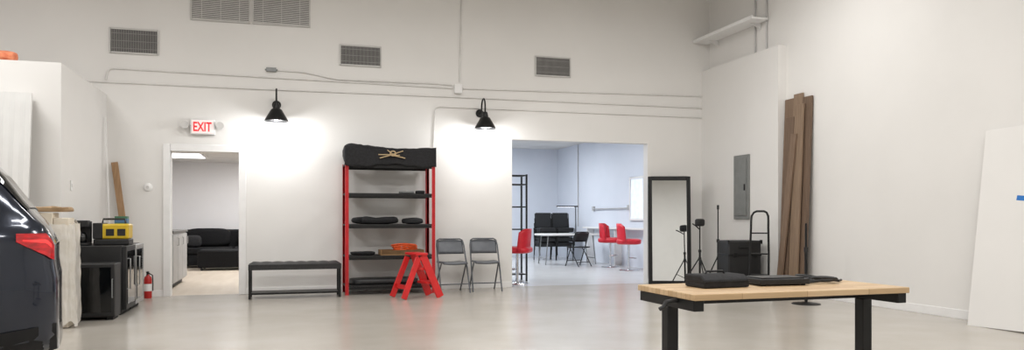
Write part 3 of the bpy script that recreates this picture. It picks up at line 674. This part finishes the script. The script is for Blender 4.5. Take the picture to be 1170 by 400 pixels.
MB().box(-.10,.125,-1.9,1.9,.86,.90).build('counter_top', 'white', ct, bevel=.004)
for y in (-1.7,0,1.7): MB().box(-.06,.125,y-.02,y+.02,0,.859).build('support', 'white', ct)
wt = thing('folding_table', 'white folding table with grey legs in the far room', 'table', (6.70,17.5,0), 0)
MB().box(-.74,.74,-.33,.33,.70,.745).build('tabletop', 'white', wt, bevel=.01)
for sx in (-1,1):
    for sy in (-1,1): MB().tube([(sx*.58,sy*.25,.699),(sx*.65,sy*.27,0)],.014).build('leg', 'grey', wt)
    MB().tube([(sx*.63,-.265,.15),(sx*.63,.265,.15)],.011).build('stretcher', 'grey', wt)
dl = thing('desk_lamp', 'black bar desk lamp standing on the white folding table', 'desk lamp', (6.95,17.55,.7465))
MB().lathe([(0,.02),(.08,.018),(.09,0),(0,0)], 24).build('base', 'black', dl); MB().cyl((0,0,.02),(0,0,.66),.012).build('pole', 'black', dl)
MB().bar((-.50,0,.67),(.06,0,.67),.05,.03,(0,1,0)).build('light_bar', 'black', dl, bevel=.005)
MB().bar((-.48,0,.652),(-.05,0,.652),.035,.005,(0,1,0)).build('diffuser', 'panelglow', dl)
folding_chair((6.62,16.55,0), 200, 'black folding chair pulled up to the white folding table', 'blackm', 'black')
ords = ['lowest','second lowest','second highest','topmost']
for sx, side in ((6.74,'left'),(7.23,'right')):
    for i in range(4):
        cr = thing('stacking_chair', '%s black chair in the %s stack behind the white folding table' % (ords[i], side), 'chair', (sx+.004*(i%2),19.25-.03*i,i*.13), [0,1,-1,1][i], 'stacks of black chairs in the far room')
        MB().box(-.22,.22,-.2,.2,.36,.48).build('seat', 'black', cr, bevel=.02)
        MB().prism([(-.22,.205,.482),(-.22,.225,.482),(-.22,.265,.88),(-.22,.245,.88)],(.44,0,0)).build('backrest', 'black', cr, bevel=.008)
        for ax in (-1,1):
            MB().tube([(ax*.235,-.21,0),(ax*.235,-.19,.45)],.012).build('leg', 'blackm', cr)
            MB().tube([(ax*.235,.24,0),(ax*.235,.20,.45),(ax*.235,.25,.86)],.012).build('leg', 'blackm', cr)
            MB().tube([(ax*.235,-.19,.45),(ax*.235,.20,.45)],.010).build('side_rail', 'blackm', cr)
q0 = RW(661,160,KX)
tag(MB().cyl((KX-.016,q0.y,.9),(KX-.016,q0.y,KH-.004),.014,n=8).build('wall_pipe', 'conduitg'), 'vertical grey pipe on the far room wall', 'pipe')
tag(MB().cyl((KX-.045,18.2,1.36),(KX-.045,16.2,1.36),.014,n=8).box(KX-.05,KX-.002,16.1,16.2,1.31,1.43).box(KX-.05,KX-.002,18.2,18.3,1.31,1.43).build('wall_pipe', 'conduitg'), 'horizontal grey pipe along the far room wall', 'pipe')
# ---------------------------------------------------------------- lights
def area(loc, sx, sy, e, col=(1,1,1), rot=(0,0,0)):
    l = bpy.data.lights.new('area_light', 'AREA'); l.shape = 'RECTANGLE'; l.size = sx; l.size_y = sy; l.energy = e; l.color = col
    o = bpy.data.objects.new('area_light', l); C.objects.link(o); o.location = loc; o.rotation_euler = rot; return o
for x in (-3.6,.8,5.0):
    for y in (-1,3.5,8.0): area((x,y,4.75), 1.6, .6, 89 if x < 4 else 80, (1,.989,.972))
area((5.2,14.4,3.1), 1.2, 1.2, 98, (.91,.955,1)); area((5.2,18.4,3.1), 1.2, 1.2, 98, (.91,.955,1))
area((-.6,14.5,2.43), 1.0, 1.2, 58, (1,.993,.985)); area((-.4,17.6,2.43), 1.0, 1.0, 70, (1,.993,.985))
wd = bpy.data.worlds.new('world'); bpy.context.scene.world = wd; wd.use_nodes = True
wd.node_tree.nodes['Background'].inputs[0].default_value = (.5,.5,.5,1); wd.node_tree.nodes['Background'].inputs[1].default_value = .2
sc = bpy.context.scene; sc.view_settings.view_transform = 'Standard'; sc.view_settings.look = 'None'
# ---------------------------------------------------------------- camera
cam = bpy.data.cameras.new('camera'); co = bpy.data.objects.new('camera', cam); C.objects.link(co)
co.location = (0,0,EH); co.rotation_euler = (math.pi/2,0,-TH)
cam.sensor_fit = 'HORIZONTAL'; cam.sensor_width = 36; cam.lens = 36*FP/1170; cam.shift_y = (HY-200)/1170; cam.clip_end = 200
sc.camera = co
